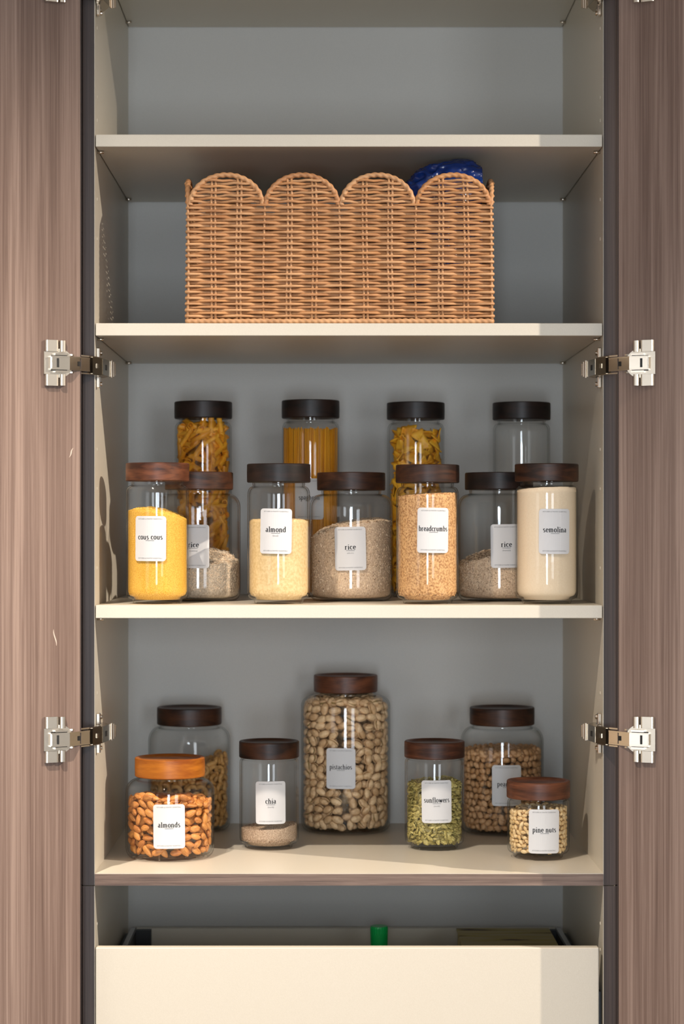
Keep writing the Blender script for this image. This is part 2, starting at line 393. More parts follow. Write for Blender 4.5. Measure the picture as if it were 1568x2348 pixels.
# ------------------------------------------------------------------ inner drawer and what is in it
ZDT = EYE - .6298
dw = thing('inner_drawer', 'wide inner drawer with a plain cream front, slightly lower than its opening', 'drawer', (0, 0, ZDT-.24))
part('drawer_front', ((219-HX)*D/F, .0005, ZDT-.30), ((1373-HX)*D/F, .018, ZDT), M['cream'], dw, .0012)
part('drawer_back', (XI0+.020, .500, ZDT-.235), (XI1-.020, .515, EYE-.692), M['cream'], dw)
part('drawer_base', (XI0+.020, .018, ZDT-.250), (XI1-.020, .515, ZDT-.235), M['back'], dw)
for sx, x in ((1, XI0), (-1, XI1)):
    def seg(nm, a, b, y0, y1, z0, z1, m):
        xs = sorted((x+sx*a, x+sx*b)); part(nm, (xs[0], y0, z0), (xs[1], y1, z1), m, dw)
    seg('runner', .0015, .009, .02, .50, EYE-.75, EYE-.700, M['rail2'])
    seg('side_rail', .009, .020, .02, .50, ZDT-.25, EYE-.693, M['rail'])
    seg('rail_cap', .0105, .0185, .02, .50, EYE-.693, EYE-.6905, M['alu'])
    seg('corner_bracket', .020, .046, .485, .4995, ZDT-.235, EYE-.6925, M['rail2'])
# bottle
bx = W(869, 2123, .35)
bt = thing('bottle', 'bottle with a bright green cap standing in the drawer', 'bottle', (bx.x, .35, ZDT-.235))
hb = bx.z - (ZDT-.235)
M['green'] = mat('green_plastic', (.0,.50,.10), .35); M['pet'] = mat('green_bottle', (.02,.16,.06), .2)
obj('body', lathe([(.0, .0), (.026, 0), (.030, .004), (.030, hb-.085), (.024, hb-.06), (.014, hb-.04), (.013, hb-.02), (.0, hb-.02)], 32, 'body', [M['pet']]), bt)
V = []; Fc = []; n = 48
prof = [(.0142, hb-.032), (.0145, hb-.014), (.0145, hb-.0135), (.0148, hb-.003), (.0138, hb), (0, hb)]
for j, (r, z) in enumerate(prof):
    for i in range(n):
        rr = r*(1-.03*(i % 2)) if j in (2, 3) else r; a = 2*math.pi*i/n; V.append((rr*math.cos(a), rr*math.sin(a), z))
Fc = [(j*n+i, j*n+(i+1) % n, (j+1)*n+(i+1) % n, (j+1)*n+i) for j in range(len(prof)-1) for i in range(n)]
obj('cap', mesh('cap', V, Fc, [M['green']]), bt, label='bright green screw cap')
# carton
M['carton'] = mat('olive_card', (.36,.30,.10), .6)
m = M['carton']; nn_ = nd(m, 'ShaderNodeTexNoise', Scale=1.0, Detail=4); lk(m, mapped(m, (9, 38, 10)), nn_.inputs['Vector'])
rp = ramp(m, nn_.outputs[0], [(.36, (.10,.05,.03)), (.43, (.52,.42,.12)), (.60, (.56,.48,.24))]); lk(m, rp.outputs[0], bsdf(m).inputs['Base Color'])
cx0 = W(1049, 2128, .42); cx1 = W(1258, 2128, .42)
ct = thing('food_carton', 'olive yellow carton with brown markings at the right of the drawer', 'box', ((cx0.x+cx1.x)/2, .30, ZDT-.235))
hx = (cx1.x-cx0.x)/2; hz_ = cx0.z-(ZDT-.235)
obj('body', MB().box((-hx, -.12, 0), (hx, .12, hz_-.004), 0, .001).mesh('body', [m]), ct)
obj('top_flap', MB().box((-hx, -.118, hz_-.0038), (hx, -.035, hz_-.0022)).mesh('top_flap', [m]), ct)
obj('top_flap', MB().box((-hx-.002, -.0345, hz_-.0038), (hx, .1185, hz_)).mesh('top_flap', [m]), ct)

# ------------------------------------------------------------------ basket
ZSH2 = EYE + .3087
BX0, BX1 = -.2055, .2500
BY0, BY1 = .0105, .292
bk = thing('wicker_basket', 'rectangular tan wicker basket with a scalloped rim on the second shelf', 'basket', ((BX0+BX1)/2, (BY0+BY1)/2, ZSH2))
hw, hd = (BX1-BX0)/2, (BY1-BY0)/2
ZR = .4886 - .3087; ZPK = .5340 - .3087
wm = [wick('rattan_a', (.45,.225,.10), (.66,.365,.175)), wick('rattan_b', (.41,.19,.08), (.62,.32,.145)), wick('rattan_c', (.48,.25,.115), (.68,.39,.195)), wick('rattan_d', (.42,.185,.072), (.64,.325,.135))]
NX, NY = 12, 8
stk = []                                   # (x, y, nx, ny)
for i in range(NX): stk.append((-hw+2*hw*i/NX, -hd, 0, -1))
for i in range(NY): stk.append((hw, -hd+2*hd*i/NY, 1, 0))
for i in range(NX): stk.append((hw-2*hw*i/NX, hd, 0, 1))
for i in range(NY): stk.append((-hw, hd-2*hd*i/NY, -1, 0))
NS = len(stk); SUB = 6; AMP = .0035
jit = [[random.uniform(-.0005, .0005) for _ in range(NS)] for _ in range(60)]
def flare(z): return 1 + .008*(1 - z/ZR)          # slightly wider at the foot
def wpoint(k, f, row, z, par):
    a, b = stk[k % NS], stk[(k+1) % NS]
    x, y = a[0]+(b[0]-a[0])*f, a[1]+(b[1]-a[1])*f
    na = Vector((a[2], a[3])); nb = Vector((b[2], b[3]))
    if k % NS in (0, NX, NX+NY, 2*NX+NY): na = (na + Vector((stk[k-1][2], stk[k-1][3]))).normalized() if f < .3 else na
    nxt = (k+1) % NS
    nrm = na if f < .3 else Vector((a[2], a[3]))
    if nxt in (0, NX, NX+NY, 2*NX+NY) and f > .7: nrm = (nb + Vector((a[2], a[3]))).normalized()
    s = AMP*math.cos(math.pi*(k+f+par)); s = math.copysign(abs(s/AMP)**.8, s)*AMP
    zz = z + jit[row % 60][k % NS]*(1-f) + jit[row % 60][(k+1) % NS]*f
    g = flare(z)
    return (x*g + nrm.x*s, y + nrm.y*s, zz)
NR = 38; DZ = (ZR-.0125)/(NR-1)
for r in range(NR):
    z = .0115 + r*DZ
    P = [wpoint(k, j/SUB, r, z, r % 2) for k in range(NS) for j in range(SUB)]
    rad = [.00232*(1+.10*math.sin(i*.7+r)) for i in range(len(P))]
    obj('woven_strand', tube('woven_strand', P, rad, wm[r*7 % 4], 6, closed=True), bk)
# scallops
def arc_h(t): return (ZPK-ZR)*math.sqrt(max(0, 1-t*t))         # t in -1..1
scall = []
for s in range(4): scall.append(('f', s, 3*s)); scall.append(('b', s, NX+NY+3*s))
for s in range(2): scall.append(('r', s, NX+4*s)); scall.append(('l', s, 2*NX+NY+4*s))
for kind, s, k0 in scall:
    nk = 3 if kind in 'fb' else 4
    a, b = stk[k0], stk[(k0+nk) % NS]; A = Vector((a[0], a[1])); Bv = Vector((b[0], b[1])); mid = (A+Bv)/2; half = (Bv-A)/2*.955
    N = Vector((a[2], a[3]))
    if kind in 'lr': tilt = .08
    else: tilt = 0
    pts = []
    for i in range(141):
        t = -math.cos(math.pi*i/140); h = (ZPK-ZR)*math.sin(math.pi*i/140); p = mid+half*t+N*tilt*h
        pts.append((p.x, p.y, ZR-.001+h))
    obj('scalloped_rim', tube('scalloped_rim', [pts[0]]+pts if False else pts, .0038, wm[s % 4], 10, twist=(.0105, .15, 2), up=(N.x, N.y, .01)), bk)
    row = 0; z = ZR+DZ*.9
    while z < ZPK-.007:
        h = z-ZR; tt = math.sqrt(max(0, 1-(h/(ZPK-ZR))**2)); P = []; par = (NR+row) % 2
        for j in range(nk*SUB+1):
            f = j/(nk*SUB); t = -1+2*f
            if abs(t) > tt: t = math.copysign(tt, t)
            kk = k0+nk*(t*.955+1)/2; q = A.lerp(Bv, (t*.955+1)/2)
            sg = AMP*math.cos(math.pi*(kk+par)); q = q + N*(sg+tilt*h)
            if P and (Vector(P[-1])-Vector((q.x, q.y, P[-1][2]))).length < .0012: continue
            P.append((q.x, q.y, z + .0006*math.sin(j*1.3+row)))
        if len(P) > 3: obj('woven_strand', tube('woven_strand', P, .0022, wm[(row*3+s) % 4], 6), bk)
        row += 1; z += DZ
# stakes
for k, (x, y, nx, ny) in enumerate(stk):
    if k < NX: side, i, nk = 'f', k % 3, 3
    elif k < NX+NY: side, i, nk = 'r', (k-NX) % 4, 4
    elif k < 2*NX+NY: side, i, nk = 'b', (k-NX-NY) % 3, 3
    else: side, i, nk = 'l', (k-2*NX-NY) % 4, 4
    if i == 0: top = ZR+.001; offs = [0]
    else: top = ZR+arc_h((i/nk*2-1)); offs = [-.0029, .0029]
    tx, ty = -ny, nx; tl = .08 if side in 'lr' else 0
    for o_ in offs:
        P = []
        for z in (0.001, .05, .1, ZR, (ZR+top)/2, top):
            g = flare(min(z, ZR)); e = tl*max(0, z-ZR); sway = .0012*math.sin(z*25+k)
            P.append((x*g+tx*(o_+sway)+nx*e, y+ty*(o_+sway)+ny*e, z))
        obj('stake', tube('stake', P, .0020, wm[2], 6, up=(nx+.01, ny, 0)), bk)
loop = []
for k in range(NS):
    for j in range(26):
        a, b = stk[k], stk[(k+1) % NS]; f = j/26; loop.append(((a[0]+(b[0]-a[0])*f)*1.008, a[1]+(b[1]-a[1])*f, .0043))
obj('twisted_base_rope', tube('twisted_base_rope', loop, .0037, wm[2], 10, twist=(.0095, .15, 2), closed=True), bk)
obj('floor_panel', MB().box((-hw+.004, -hd+.004, .002), (hw-.004, hd-.004, .005)).mesh('floor_panel', [wm[1]]), bk)
# blue bag in the basket
M['bag'] = mat('blue_plastic_film', (.004,.024,.14), .25, 0, .6)
bc = W(1018, 372, .115)
V = []; Fc = []; nu, nv = 110, 80
for j in range(nv+1):
    for i in range(nu):
        a = 2*math.pi*i/nu; t = math.pi*j/nv; c, s_ = math.cos(t), math.sin(t)
        dx = math.copysign(abs(math.cos(a))**.75, math.cos(a))*s_**.7; dy = math.copysign(abs(math.sin(a))**.75, math.sin(a))*s_**.7
        q = Vector((dx*3.1, dy*3.1, c*3)); nz = noise.noise(q*.75); rg = 1-abs(noise.noise(q*1.1+Vector((3, 1, 7))))*2-.45*abs(noise.noise(q*2.6))
        k = .97 + .12*nz + .16*rg*min(1, abs(math.sin(t))*2)
        sk = .004*math.sin(dx*3)
        cz = math.copysign(abs(c)**.42, c)
        V.append((dx*.070*k, dy*.066*k, (cz*.112+sk)*(1+.03*rg*abs(dx)) - (.018 if dx < 0 else .010)*abs(dx)**2.5))
Fc = [(j*nu+i, j*nu+(i+1) % nu, (j+1)*nu+(i+1) % nu, (j+1)*nu+i) for j in range(nv) for i in range(nu)]
V = [(min(v[0], BX1-.010-bc.x-.004), max(v[1], BY0+.008-.100), v[2]) for v in V]; zmax = max(v[2] for v in V)
me = mesh('plastic_bag', V, Fc, [M['bag']], smooth=True)
obj('plastic_bag', me, None, (bc.x+.004, .100, EYE+.5700-zmax), label='crumpled dark blue plastic bag sticking out of the wicker basket', category='bag')

# ------------------------------------------------------------------ lettering: own serif strokes
def glyphs():
    def arc(cx, cy, rx, ry, a0, a1, n=12): return [(cx+rx*math.cos(R_(a0+(a1-a0)*i/n)), cy+ry*math.sin(R_(a0+(a1-a0)*i/n))) for i in range(n+1)]
    def ser(x, y, w_=.21): return [(x-w_, y), (x+w_, y)]
    def flag(x, y): return [(x-.17, y-.07), (x, y)]
    G = {}
    G['a'] = (.80, [arc(.36,.70,.22,.27,150,0)+[(.58,.12),(.66,.03),(.76,.06)], arc(.34,.28,.24,.26,75,360-55)])
    G['b'] = (.92, [[(.17,1.5),(.17,.04)], arc(.45,.50,.33,.48,150,-150), flag(.17,1.5)])
    G['c'] = (.76, [arc(.42,.50,.32,.47,45,315), [(.62,.80),(.66,.74)]])
    G['d'] = (.92, [[(.70,1.5),(.70,.03)], arc(.42,.50,.33,.48,30,330), flag(.70,1.5), [(.70,.05),(.86,.05)]])
    G['e'] = (.80, [arc(.42,.50,.31,.47,0,320), [(.12,.53),(.72,.53)]])
    G['h'] = (.98, [[(.18,1.5),(.18,.0)], arc(.47,.60,.27,.36,150,0)+[(.74,0)], ser(.18,0), ser(.76,0), flag(.18,1.5)])
    G['i'] = (.46, [[(.22,.95),(.22,0)], ser(.22,0), flag(.22,.95), [(.22,1.24),(.22,1.42)]])
    G['l'] = (.46, [[(.22,1.5),(.22,0)], ser(.22,0), flag(.22,1.5)])
    G['m'] = (1.46, [[(.18,.95),(.18,0)], arc(.43,.62,.25,.34,150,0)+[(.68,0)], arc(.93,.62,.25,.34,150,0)+[(1.18,0)], ser(.18,0,.15), ser(.68,0,.15), ser(1.20,0,.15), flag(.18,.95)])
    G['n'] = (.98, [[(.18,.95),(.18,0)], arc(.47,.60,.27,.36,150,0)+[(.74,0)], ser(.18,0), ser(.76,0), flag(.18,.95)])
    G['o'] = (.88, [arc(.43,.49,.34,.48,0,360,20)])
    G['p'] = (.94, [[(.18,.95),(.18,-.5)], arc(.46,.49,.33,.48,150,-150), ser(.18,-.5), flag(.18,.95)])
    G['r'] = (.68, [[(.18,.95),(.18,0)], arc(.50,.55,.30,.40,150,65), ser(.18,0), flag(.18,.95)])
    G['s'] = (.68, [arc(.34,.73,.21,.22,35,250)+arc(.34,.25,.23,.24,70,-145)])
    G['t'] = (.58, [[(.24,1.22),(.24,.2)]+arc(.40,.20,.16,.18,190,300), [(.06,.92),(.50,.92)]])
    G['u'] = (.98, [[(.18,.93),(.18,.35)]+arc(.44,.33,.26,.32,180,340), [(.74,.93),(.74,.05)], flag(.18,.93), flag(.74,.93), [(.74,.05),(.88,.05)]])
    G['w'] = (1.30, [[(.12,.93),(.38,.02)], [(.38,.02),(.64,.90)], [(.64,.90),(.90,.02)], [(.90,.02),(1.16,.93)], ser(.14,.93,.14), ser(1.14,.93,.14)])
    G['f'] = (.56, [[(.24,0),(.24,1.15)]+arc(.42,1.2,.18,.28,180,50), [(.06,.92),(.50,.92)], ser(.24,0)])
    G['g'] = (.86, [arc(.40,.62,.25,.33,0,360,16), arc(.40,-.18,.32,.26,0,360,16), [(.22,.34),(.18,.16),(.62,.06)], [(.60,.85),(.80,.95)]])
    G[' '] = (.45, [])
    return G
G = glyphs()
def stroke_mb(mb, pts, x0, s, T_=.27, t_=.105):
    P = [Vector(p) for p in pts]
    if len(P) < 2: return
    L, Rr = [], []
    for i, p in enumerate(P):
        d = P[min(i+1, len(P)-1)] - P[max(i-1, 0)]
        if d.length < 1e-9: d = Vector((1, 0))
        d.normalize(); wd = (t_+(T_-t_)*abs(d.y)**1.4)/2; nrm = Vector((-d.y, d.x))
        L.append(p+nrm*wd); Rr.append(p-nrm*wd)
    for i in range(len(P)-1):
        mb.append([((x0+q.x)*s, q.y*s) for q in (Rr[i], Rr[i+1], L[i+1], L[i])])
def word_quads(txt, xh, spacing=.12):
    x = 0; q = []
    for ch in txt:
        adv, st = G[ch]
        for p in st: stroke_mb(q, p, x, xh)
        x += adv + spacing
    wd = (x - spacing)*xh
    return [[(a-wd/2, b) for a, b in f] for f in q], wd
_txt = {}
def small_text(txt, size):
    if txt in _txt: me = _txt[txt]
    else:
        cu = bpy.data.curves.new('txt', 'FONT'); cu.body = txt; cu.align_x = 'CENTER'; cu.resolution_u = 1; cu.size = 1
        o = bpy.data.objects.new('txt', cu); C.objects.link(o); bpy.context.view_layer.update()
        ev = o.evaluated_get(bpy.context.evaluated_depsgraph_get()); m0 = ev.to_mesh()
        me = ([tuple(v.co)[:2] for v in m0.vertices], [tuple(p.vertices) for p in m0.polygons]); ev.to_mesh_clear()
        bpy.data.objects.remove(o); bpy.data.curves.remove(cu); _txt[txt] = me
    return [(a*size, b*size) for a, b in me[0]], me[1]
LW, LH = .0497, .0685
WFR = {'breadcrumbs': .90, 'cous cous': .77, 'almond': .62, 'semolina': .74, 'rice': .34, 'almonds': .69, 'chia': .34, 'pistachios': .76, 'sunflowers': .83, 'pine nuts': .75, 'peanuts': .64, 'spaghetti': .70}
def make_label(jar, R, phi, zc, word, sub=None, tilt=0, scale=1.0):
    cs, sn = math.cos(R_(tilt)), math.sin(R_(tilt))
    def bend(u, v, dr):
        u, v = (u*cs-v*sn)*scale, (u*sn+v*cs)*scale
        a = phi+u/R; r = R+dr; return (r*math.sin(a), -r*math.cos(a), zc+v)
    NXs, rc = 24, .0048; V = []; Fc = []
    for i in range(NXs+1):
        # denser near the ends so that the rounded corners read
        t = -math.cos(math.pi*i/NXs); x = t*LW/2; e = abs(x)-(LW/2-rc)
        h = LH/2 if e <= 0 else LH/2-rc+math.sqrt(max(0, rc*rc-e*e))
        for dr in (.00035, .0001):
            V.append(bend(x, -h, dr)); V.append(bend(x, h, dr))
    for i in range(NXs):
        a = 4*i; b = a+4
        Fc += [(a, b, b+1, a+1), (a+2, a+3, b+3, b+2), (a+1, b+1, b+3, a+3), (a, a+2, b+2, b)]
    Fc += [(0, 1, 3, 2), (4*NXs, 4*NXs+2, 4*NXs+3, 4*NXs+1)]
    lab = obj('label', mesh('label', V, Fc, [M['label']]), jar, label='white label reading %s' % word)
    q, wd = word_quads(word, .0054, .14); fx = WFR[word]*LW/wd; q = [[(a*fx, b) for a, b in f] for f in q]
    V = []; Fc = []
    yb = -.0012
    for f in q:
        k = len(V); V += [bend(a, b+yb, .0006) for a, b in f]; Fc.append((k, k+1, k+2, k+3))
    uw = .0135; 
    for i in range(8):
        k = len(V); a0, a1 = -uw/2+uw*i/8, -uw/2+uw*(i+1)/8
        V += [bend(a0, yb-.0021, .0006), bend(a1, yb-.0021, .0006), bend(a1, yb-.00165, .0006), bend(a0, yb-.00165, .0006)]; Fc.append((k, k+1, k+2, k+3))
    obj('lettering', mesh('lettering', V, Fc, [M['ink']]), lab)
    items = [('KITCHEN & PANTRY ESSENTIALS', .0026, LH/2-.0052), ('KITCHEN & PANTRY ESSENTIALS', .0026, -LH/2+.0036)]
    if sub: items.append((sub, .0036, yb-.0068))
    for tx, sz, v0 in items:
        vs, fs = small_text(tx, sz); obj('small_print', mesh('small_print', [bend(a, b+v0, .0006) for a, b in vs], fs, [M['ink2']]), lab)
    return lab

# ------------------------------------------------------------------ jars
def glass_profile(R, H, Rn, lidh, neck, sh, foot):
    zl = H-lidh; z1 = zl-neck; o = []
    if foot:
        o += [(0, .0022), (R*.70, .0022), (R*.715, .0), (R*.76, .0), (R*.785, .002), (R*.80, .0062), (R*.86, .0072), (R*.93, .0088), (R*.98, .0120), (R, .0170)]
    else:
        o += [(0, .0012), (R*.74, .0012), (R*.77, .0), (R*.84, .0), (R*.90, .0012), (R*.955, .0045), (R*.988, .0095), (R, .0160)]
    zs = z1-sh
    o.append((R, zs))
    for i in range(1, 8):
        a = math.pi/2*i/7; rr = Rn+(R-Rn)*math.cos(a) if sh > .02 else Rn+(R-Rn)*math.cos(a)
        o.append((rr, zs+sh*(math.sin(a))))
    o += [(Rn-.0006, z1+.0012), (Rn, z1+.003), (Rn, zl+.004), (Rn, zl+.012)]
    g = .0026
    i_ = [(Rn-g, zl+.012), (Rn-g, z1+.001)]
    for i in range(7, -1, -1):
        a = math.pi/2*i/7; i_.append((Rn-g+(R-Rn)*math.cos(a), zs-.001+(sh)*math.sin(a)))
    if foot: i_ += [(R-g, .018), (R*.98-g, .0145), (R*.93-g, .0118), (R*.80-g, .0098), (R*.785-g, .0068), (R*.7, .0058), (0, .0058)]
    else: i_ += [(R-g, .018), (R*.985-g, .0105), (R*.95-g, .0070), (R*.88-g, .0048), (R*.8-g, .0044), (0, .0044)]
    return o+i_
def fix_normals(me):
    import bmesh
    bm = bmesh.new(); bm.from_mesh(me); bmesh.ops.remove_doubles(bm, verts=bm.verts, dist=1e-5); bmesh.ops.recalc_face_normals(bm, faces=bm.faces)
    bm.to_mesh(me); bm.free()
def lid_mesh(R, h, m):
    n = 72; b = .0012
    prof = [(0, 0), (R-.003, 0), (R-b, 0), (R, b), (R+.0002, h*.5), (R, h-b), (R-b, h), (R-.0055, h), (R-.0068, h-.0008), (R-.0095, h-.0032), (R*.5, h-.0040), (0, h-.0042)]
    me = lathe(prof, n, 'lid', [m]); fix_normals(me)
    me.polygons.foreach_set('use_smooth', np.ones(len(me.polygons), dtype=bool))
    try: me.set_sharp_from_angle(angle=R_(40))
    except Exception: pass
    return me
JARS = {}
def jar(key, cx, yc, R, Rn, Rl, top_py, lb_py, zsh, neck, sh, foot, lid, lname, words_, group=None, lab=None, rz=0):
    x = (cx-HX)*(D+yc)/F
    yf = D+yc-Rl
    H = (HY-top_py)*yf/F - zsh; lidh = (lb_py-top_py)*yf/F
    t = thing('storage_jar', words_, 'jar', (x, yc, EYE+zsh), group)
    me = lathe(glass_profile(R, H, Rn, lidh, neck, sh, foot), 72, 'glass_body', [M['glass']]); fix_normals(me)
    obj('glass_body', me, t)
    l = obj('lid', lid_mesh(Rl, lidh, M[lid]), t, (0, 0, H-lidh), (0, 0, rz+cx*.7), label=lname)
    if lab:
        px, py, word, sub, tilt = lab
        phi = math.asin(max(-1, min(1, (px-cx)*(D+yc-R)/F/R)))
        zc = (HY-py)*(D+yc-R)/F - zsh
        make_label(t, R, phi, zc, word, sub, tilt)
    JARS[key] = dict(o=t, x=x, y=yc, R=R, H=H, Rn=Rn, foot=foot, z=zsh, zn=H-lidh-neck, sh=sh, cx=cx)
    return t
Z3, Z4 = -.1153, -.5184
RA, RNA, RLA = .0481, .0405, .0488
g3 = 'jars on the shelf of flours, rice and pasta'; g4 = 'jars on the nut shelf'
A_ = dict(R=RA, Rn=RNA, Rl=RLA, neck=.006, sh=.012, foot=True)
B_ = dict(R=.0665, Rn=.0480, Rl=.0545, neck=.006, sh=.021, foot=False)
def ja(key, cx, yc, top, lb, z, base, lid, lname, words_, lab=None, group=None, **kw):
    p = dict(base); p.update(kw)
    return jar(key, cx, yc, p['R'], p['Rn'], p['Rl'], top, lb, z, p['neck'], p['sh'], p['foot'], lid, lname, words_, group, lab)
ja('couscous', 361, .083, 1060, 1102, Z3, A_, 'lid_red', 'reddish walnut lid', 'tall glass jar labelled cous cous, filled with yellow grains', (349,1235,'cous cous',None,-.4), g3)
ja('almond_meal', 639, .078, 1062, 1105, Z3, A_, 'lid_dark', 'very dark wooden lid', 'tall glass jar labelled almond, two thirds full of pale meal', (633.5,1218,'almond','(meal)',-1), g3)
ja('breadcrumbs', 980, .078, 1064, 1106, Z3, A_, 'lid_mid', 'brown streaked wooden lid', 'tall glass jar labelled breadcrumbs, filled with speckled crumbs', (990.5,1216,'breadcrumbs',None,-.8), g3)
ja('semolina', 1253, .078, 1062, 1103, Z3, A_, 'lid_mid', 'brown wooden lid', 'tall glass jar labelled semolina, full of cream powder, rightmost in its row', (1265.5,1218.5,'semolina',None,-.4), g3)
ja('rice_left', 456, .215, 1081, 1122, Z3, B_, 'lid_mid', 'dark brown wooden lid', 'wide jar labelled rice behind the cous cous jar, nearly empty', (449,1253,'rice','(jasmine)',0), g3)
ja('rice_mid', 805, .215, 1082, 1123, Z3, B_, 'lid_mid', 'dark brown wooden lid', 'wide jar labelled rice between the almond meal and breadcrumbs jars', (802,1258,'rice','arborio',1.2), g3)
ja('rice_right', 1144, .215, 1082, 1122, Z3, B_, 'lid_dark', 'nearly black wooden lid', 'wide jar labelled rice half hidden by the semolina jar', (1153.5,1252,'rice','(basmati)',.6), g3)
bl = dict(neck=.006, sh=.012)
ja('penne', 466, .415, 918, 957, Z3, A_, 'lid_dark', 'nearly black wooden lid', 'glass jar of penne pasta at the back left behind the cous cous', None, g3)
ja('spaghetti', 712, .415, 915, 956, Z3, A_, 'lid_dark', 'nearly black wooden lid', 'glass jar of upright spaghetti in the back row', (709,1144,'spaghetti',None,0), g3)
ja('farfalle', 953, .415, 920, 959, Z3, A_, 'lid_dark', 'nearly black wooden lid', 'glass jar of orange bow-tie pasta in the back row', None, g3)
ja('empty', 1195.5, .415, 920, 960, Z3, A_, 'lid_dark', 'nearly black wooden lid', 'empty glass jar in the back row, above the semolina jar', None, g3)
ja('almonds', 389.5, .172, 1744, 1788, Z4, B_, 'lid_lamplit', 'glowing amber wooden lid', 'squat wide glass jar labelled almonds with an amber lid', (395,1895.5,'almonds',None,.6), g4, R=.0700, Rn=.0515, Rl=.0552, neck=.004, sh=.020)
ja('chia', 617, .272, 1705, 1743, Z4, A_, 'lid_mid', 'dark walnut lid', 'glass jar labelled chia with a low layer of pale seeds', (622.5,1841,'chia','(seeds)',.4), g4, neck=.002, sh=.006, Rn=.0445)
ja('pistachios', 792.5, .474, 1552, 1591, Z4, B_, 'lid_red', 'reddish brown lid', 'tallest jar of the nut shelf, full of pistachios in shells', (780,1762.5,'pistachios',None,0), g4, R=.0765, Rn=.0515, Rl=.0546, neck=.005, sh=.018)
ja('sunflowers', 996, .267, 1705, 1743, Z4, A_, 'lid_red', 'reddish brown lid', 'glass jar labelled sunflowers, holding green pumpkin-like seeds', (998,1838.5,'sunflowers','(seeds)',.6), g4, neck=.002, sh=.006, Rn=.0445)
ja('cashews', 434, .487, 1627, 1667, Z4, B_, 'lid_mid', 'dark walnut lid', 'wide jar of cashews behind the almonds jar', None, g4, R=.0708, Rn=.0515, Rl=.0555, neck=.004, sh=.024)
ja('peanuts', 1151, .456, 1627, 1667, Z4, B_, 'lid_mid', 'dark walnut lid', 'wide jar labelled peanuts behind the pine nuts jar', (1154,1801.5,'peanuts',None,0), g4, R=.0705, Rn=.0515, Rl=.0552, neck=.004, sh=.024)
ja('pinenuts', 1234, .167, 1797, 1837, Z4, A_, 'lid_red', 'reddish walnut lid with curved grain', 'short glass jar labelled pine nuts at the right end of the nut shelf', (1241.5,1907,'pine nuts',None,-.6), g4, R=.0490, Rl=.0498, neck=.002, sh=.007, Rn=.0450)

# ------------------------------------------------------------------ fillings
def topfun(J, pts, back=0.0):
    y = D+J['y']-J['R']
    xs = np.array([(p[0]-J['cx'])*(D+J['y'])/F for p in pts]); zs = np.array([(HY-p[1])*y/F - J['z'] for p in pts])
    def f(x, yy): return float(np.interp(x, xs, zs)) + back*(yy+J['R'])
    return f
def fill_mesh(J, top, rough=.0012, gap=.0029, nth=96, nz=26, seed=0):
    R = J['R']-gap; V = []; Fc = []
    base = [(R*.76, .0064), (R*.80, .0104), (R*.93, .0125), (R, .0186)] if J['foot'] else [(R*.83, .0050), (R*.93, .0075), (R*.985, .0112), (R, .0186)]
    rings = [[(r, z)]*nth for r, z in base]
    tp = []
    for i in range(nth):
        a = 2*math.pi*i/nth; x, y = R*math.sin(a), -R*math.cos(a)
        tp.append(top(x, y) + rough*noise.noise(Vector((x*140, y*140, seed)))*2 + rough*.8*noise.noise(Vector((x*420, y*420, seed+5))))
    for j in range(1, nz+1):
        rings.append([(R, .0186+(tp[i]-.0186)*j/nz) for i in range(nth)])
    for rg in rings:
        for i, (r, z) in enumerate(rg):
            a = 2*math.pi*i/nth; V.append((r*math.sin(a), -r*math.cos(a), z))
    n0 = len(rings)
    for j in range(n0-1):
        for i in range(nth): Fc.append((j*nth+i, j*nth+(i+1) % nth, (j+1)*nth+(i+1) % nth, (j+1)*nth+i))
    prev = (n0-1)*nth
    for q in range(1, 12):
        rr = R*(1-q/12); k = len(V)
        for i in range(nth):
            a = 2*math.pi*i/nth; x, y = rr*math.sin(a), -rr*math.cos(a)
            V.append((x, y, top(x, y)+rough*2*noise.noise(Vector((x*140, y*140, seed)))))
        for i in range(nth): Fc.append((prev+i, prev+(i+1) % nth, k+(i+1) % nth, k+i))
        prev = k
    Fc.append(tuple(prev+i for i in range(nth))); Fc.append(tuple(range(nth))[::-1])
    return V, Fc
OCT = np.array([(1,0,0),(-1,0,0),(0,1,0),(0,-1,0),(0,0,1),(0,0,-1)], float)
OCF = [(0,2,4),(2,1,4),(1,3,4),(3,0,4),(2,0,5),(1,2,5),(3,1,5),(0,3,5)]
def grains(J, top, n, size, gap=.0029, nm=1, seed=1):
    rng = np.random.default_rng(seed); R = J['R']-gap-size[2]*.3; V = []; Fc = []; mi = []
    side = int(n*.78)
    for i in range(n):
        if i < side:
            a = rng.uniform(0, 2*math.pi); x, y = R*math.sin(a), -R*math.cos(a); zt = top(x, y)
            z = .013+(zt-.013)*rng.uniform(); N = Vector((math.sin(a), -math.cos(a), 0))
            if z < .0186 and J['foot']: N = Vector((math.sin(a), -math.cos(a), 0)); 
            rr = R if z > .017 else R*.975
            c = Vector((N.x*rr, N.y*rr, z))
        else:
            a = rng.uniform(0, 2*math.pi); r = R*math.sqrt(rng.uniform()); x, y = r*math.sin(a), -r*math.cos(a)
            c = Vector((x, y, top(x, y)+size[2]*.3)); N = Vector((0, 0, 1))
        t = N.orthogonal().normalized(); b = N.cross(t); q = rng.uniform(0, 2*math.pi)
        u = (t*math.cos(q)+b*math.sin(q) + N*rng.uniform(-.35, .35)).normalized(); v = N.cross(u).normalized(); ww = u.cross(v)
        s = rng.uniform(.75, 1.2); k = len(V)
        for o in OCT: V.append(tuple(c + u*o[0]*size[0]*s/2 + v*o[1]*size[1]*s/2 + ww*o[2]*size[2]*s/2))
        Fc += [tuple(w_+k for w_ in f) for f in OCF]; mi += [1+int(rng.integers(nm))]*8
    return V, Fc, mi
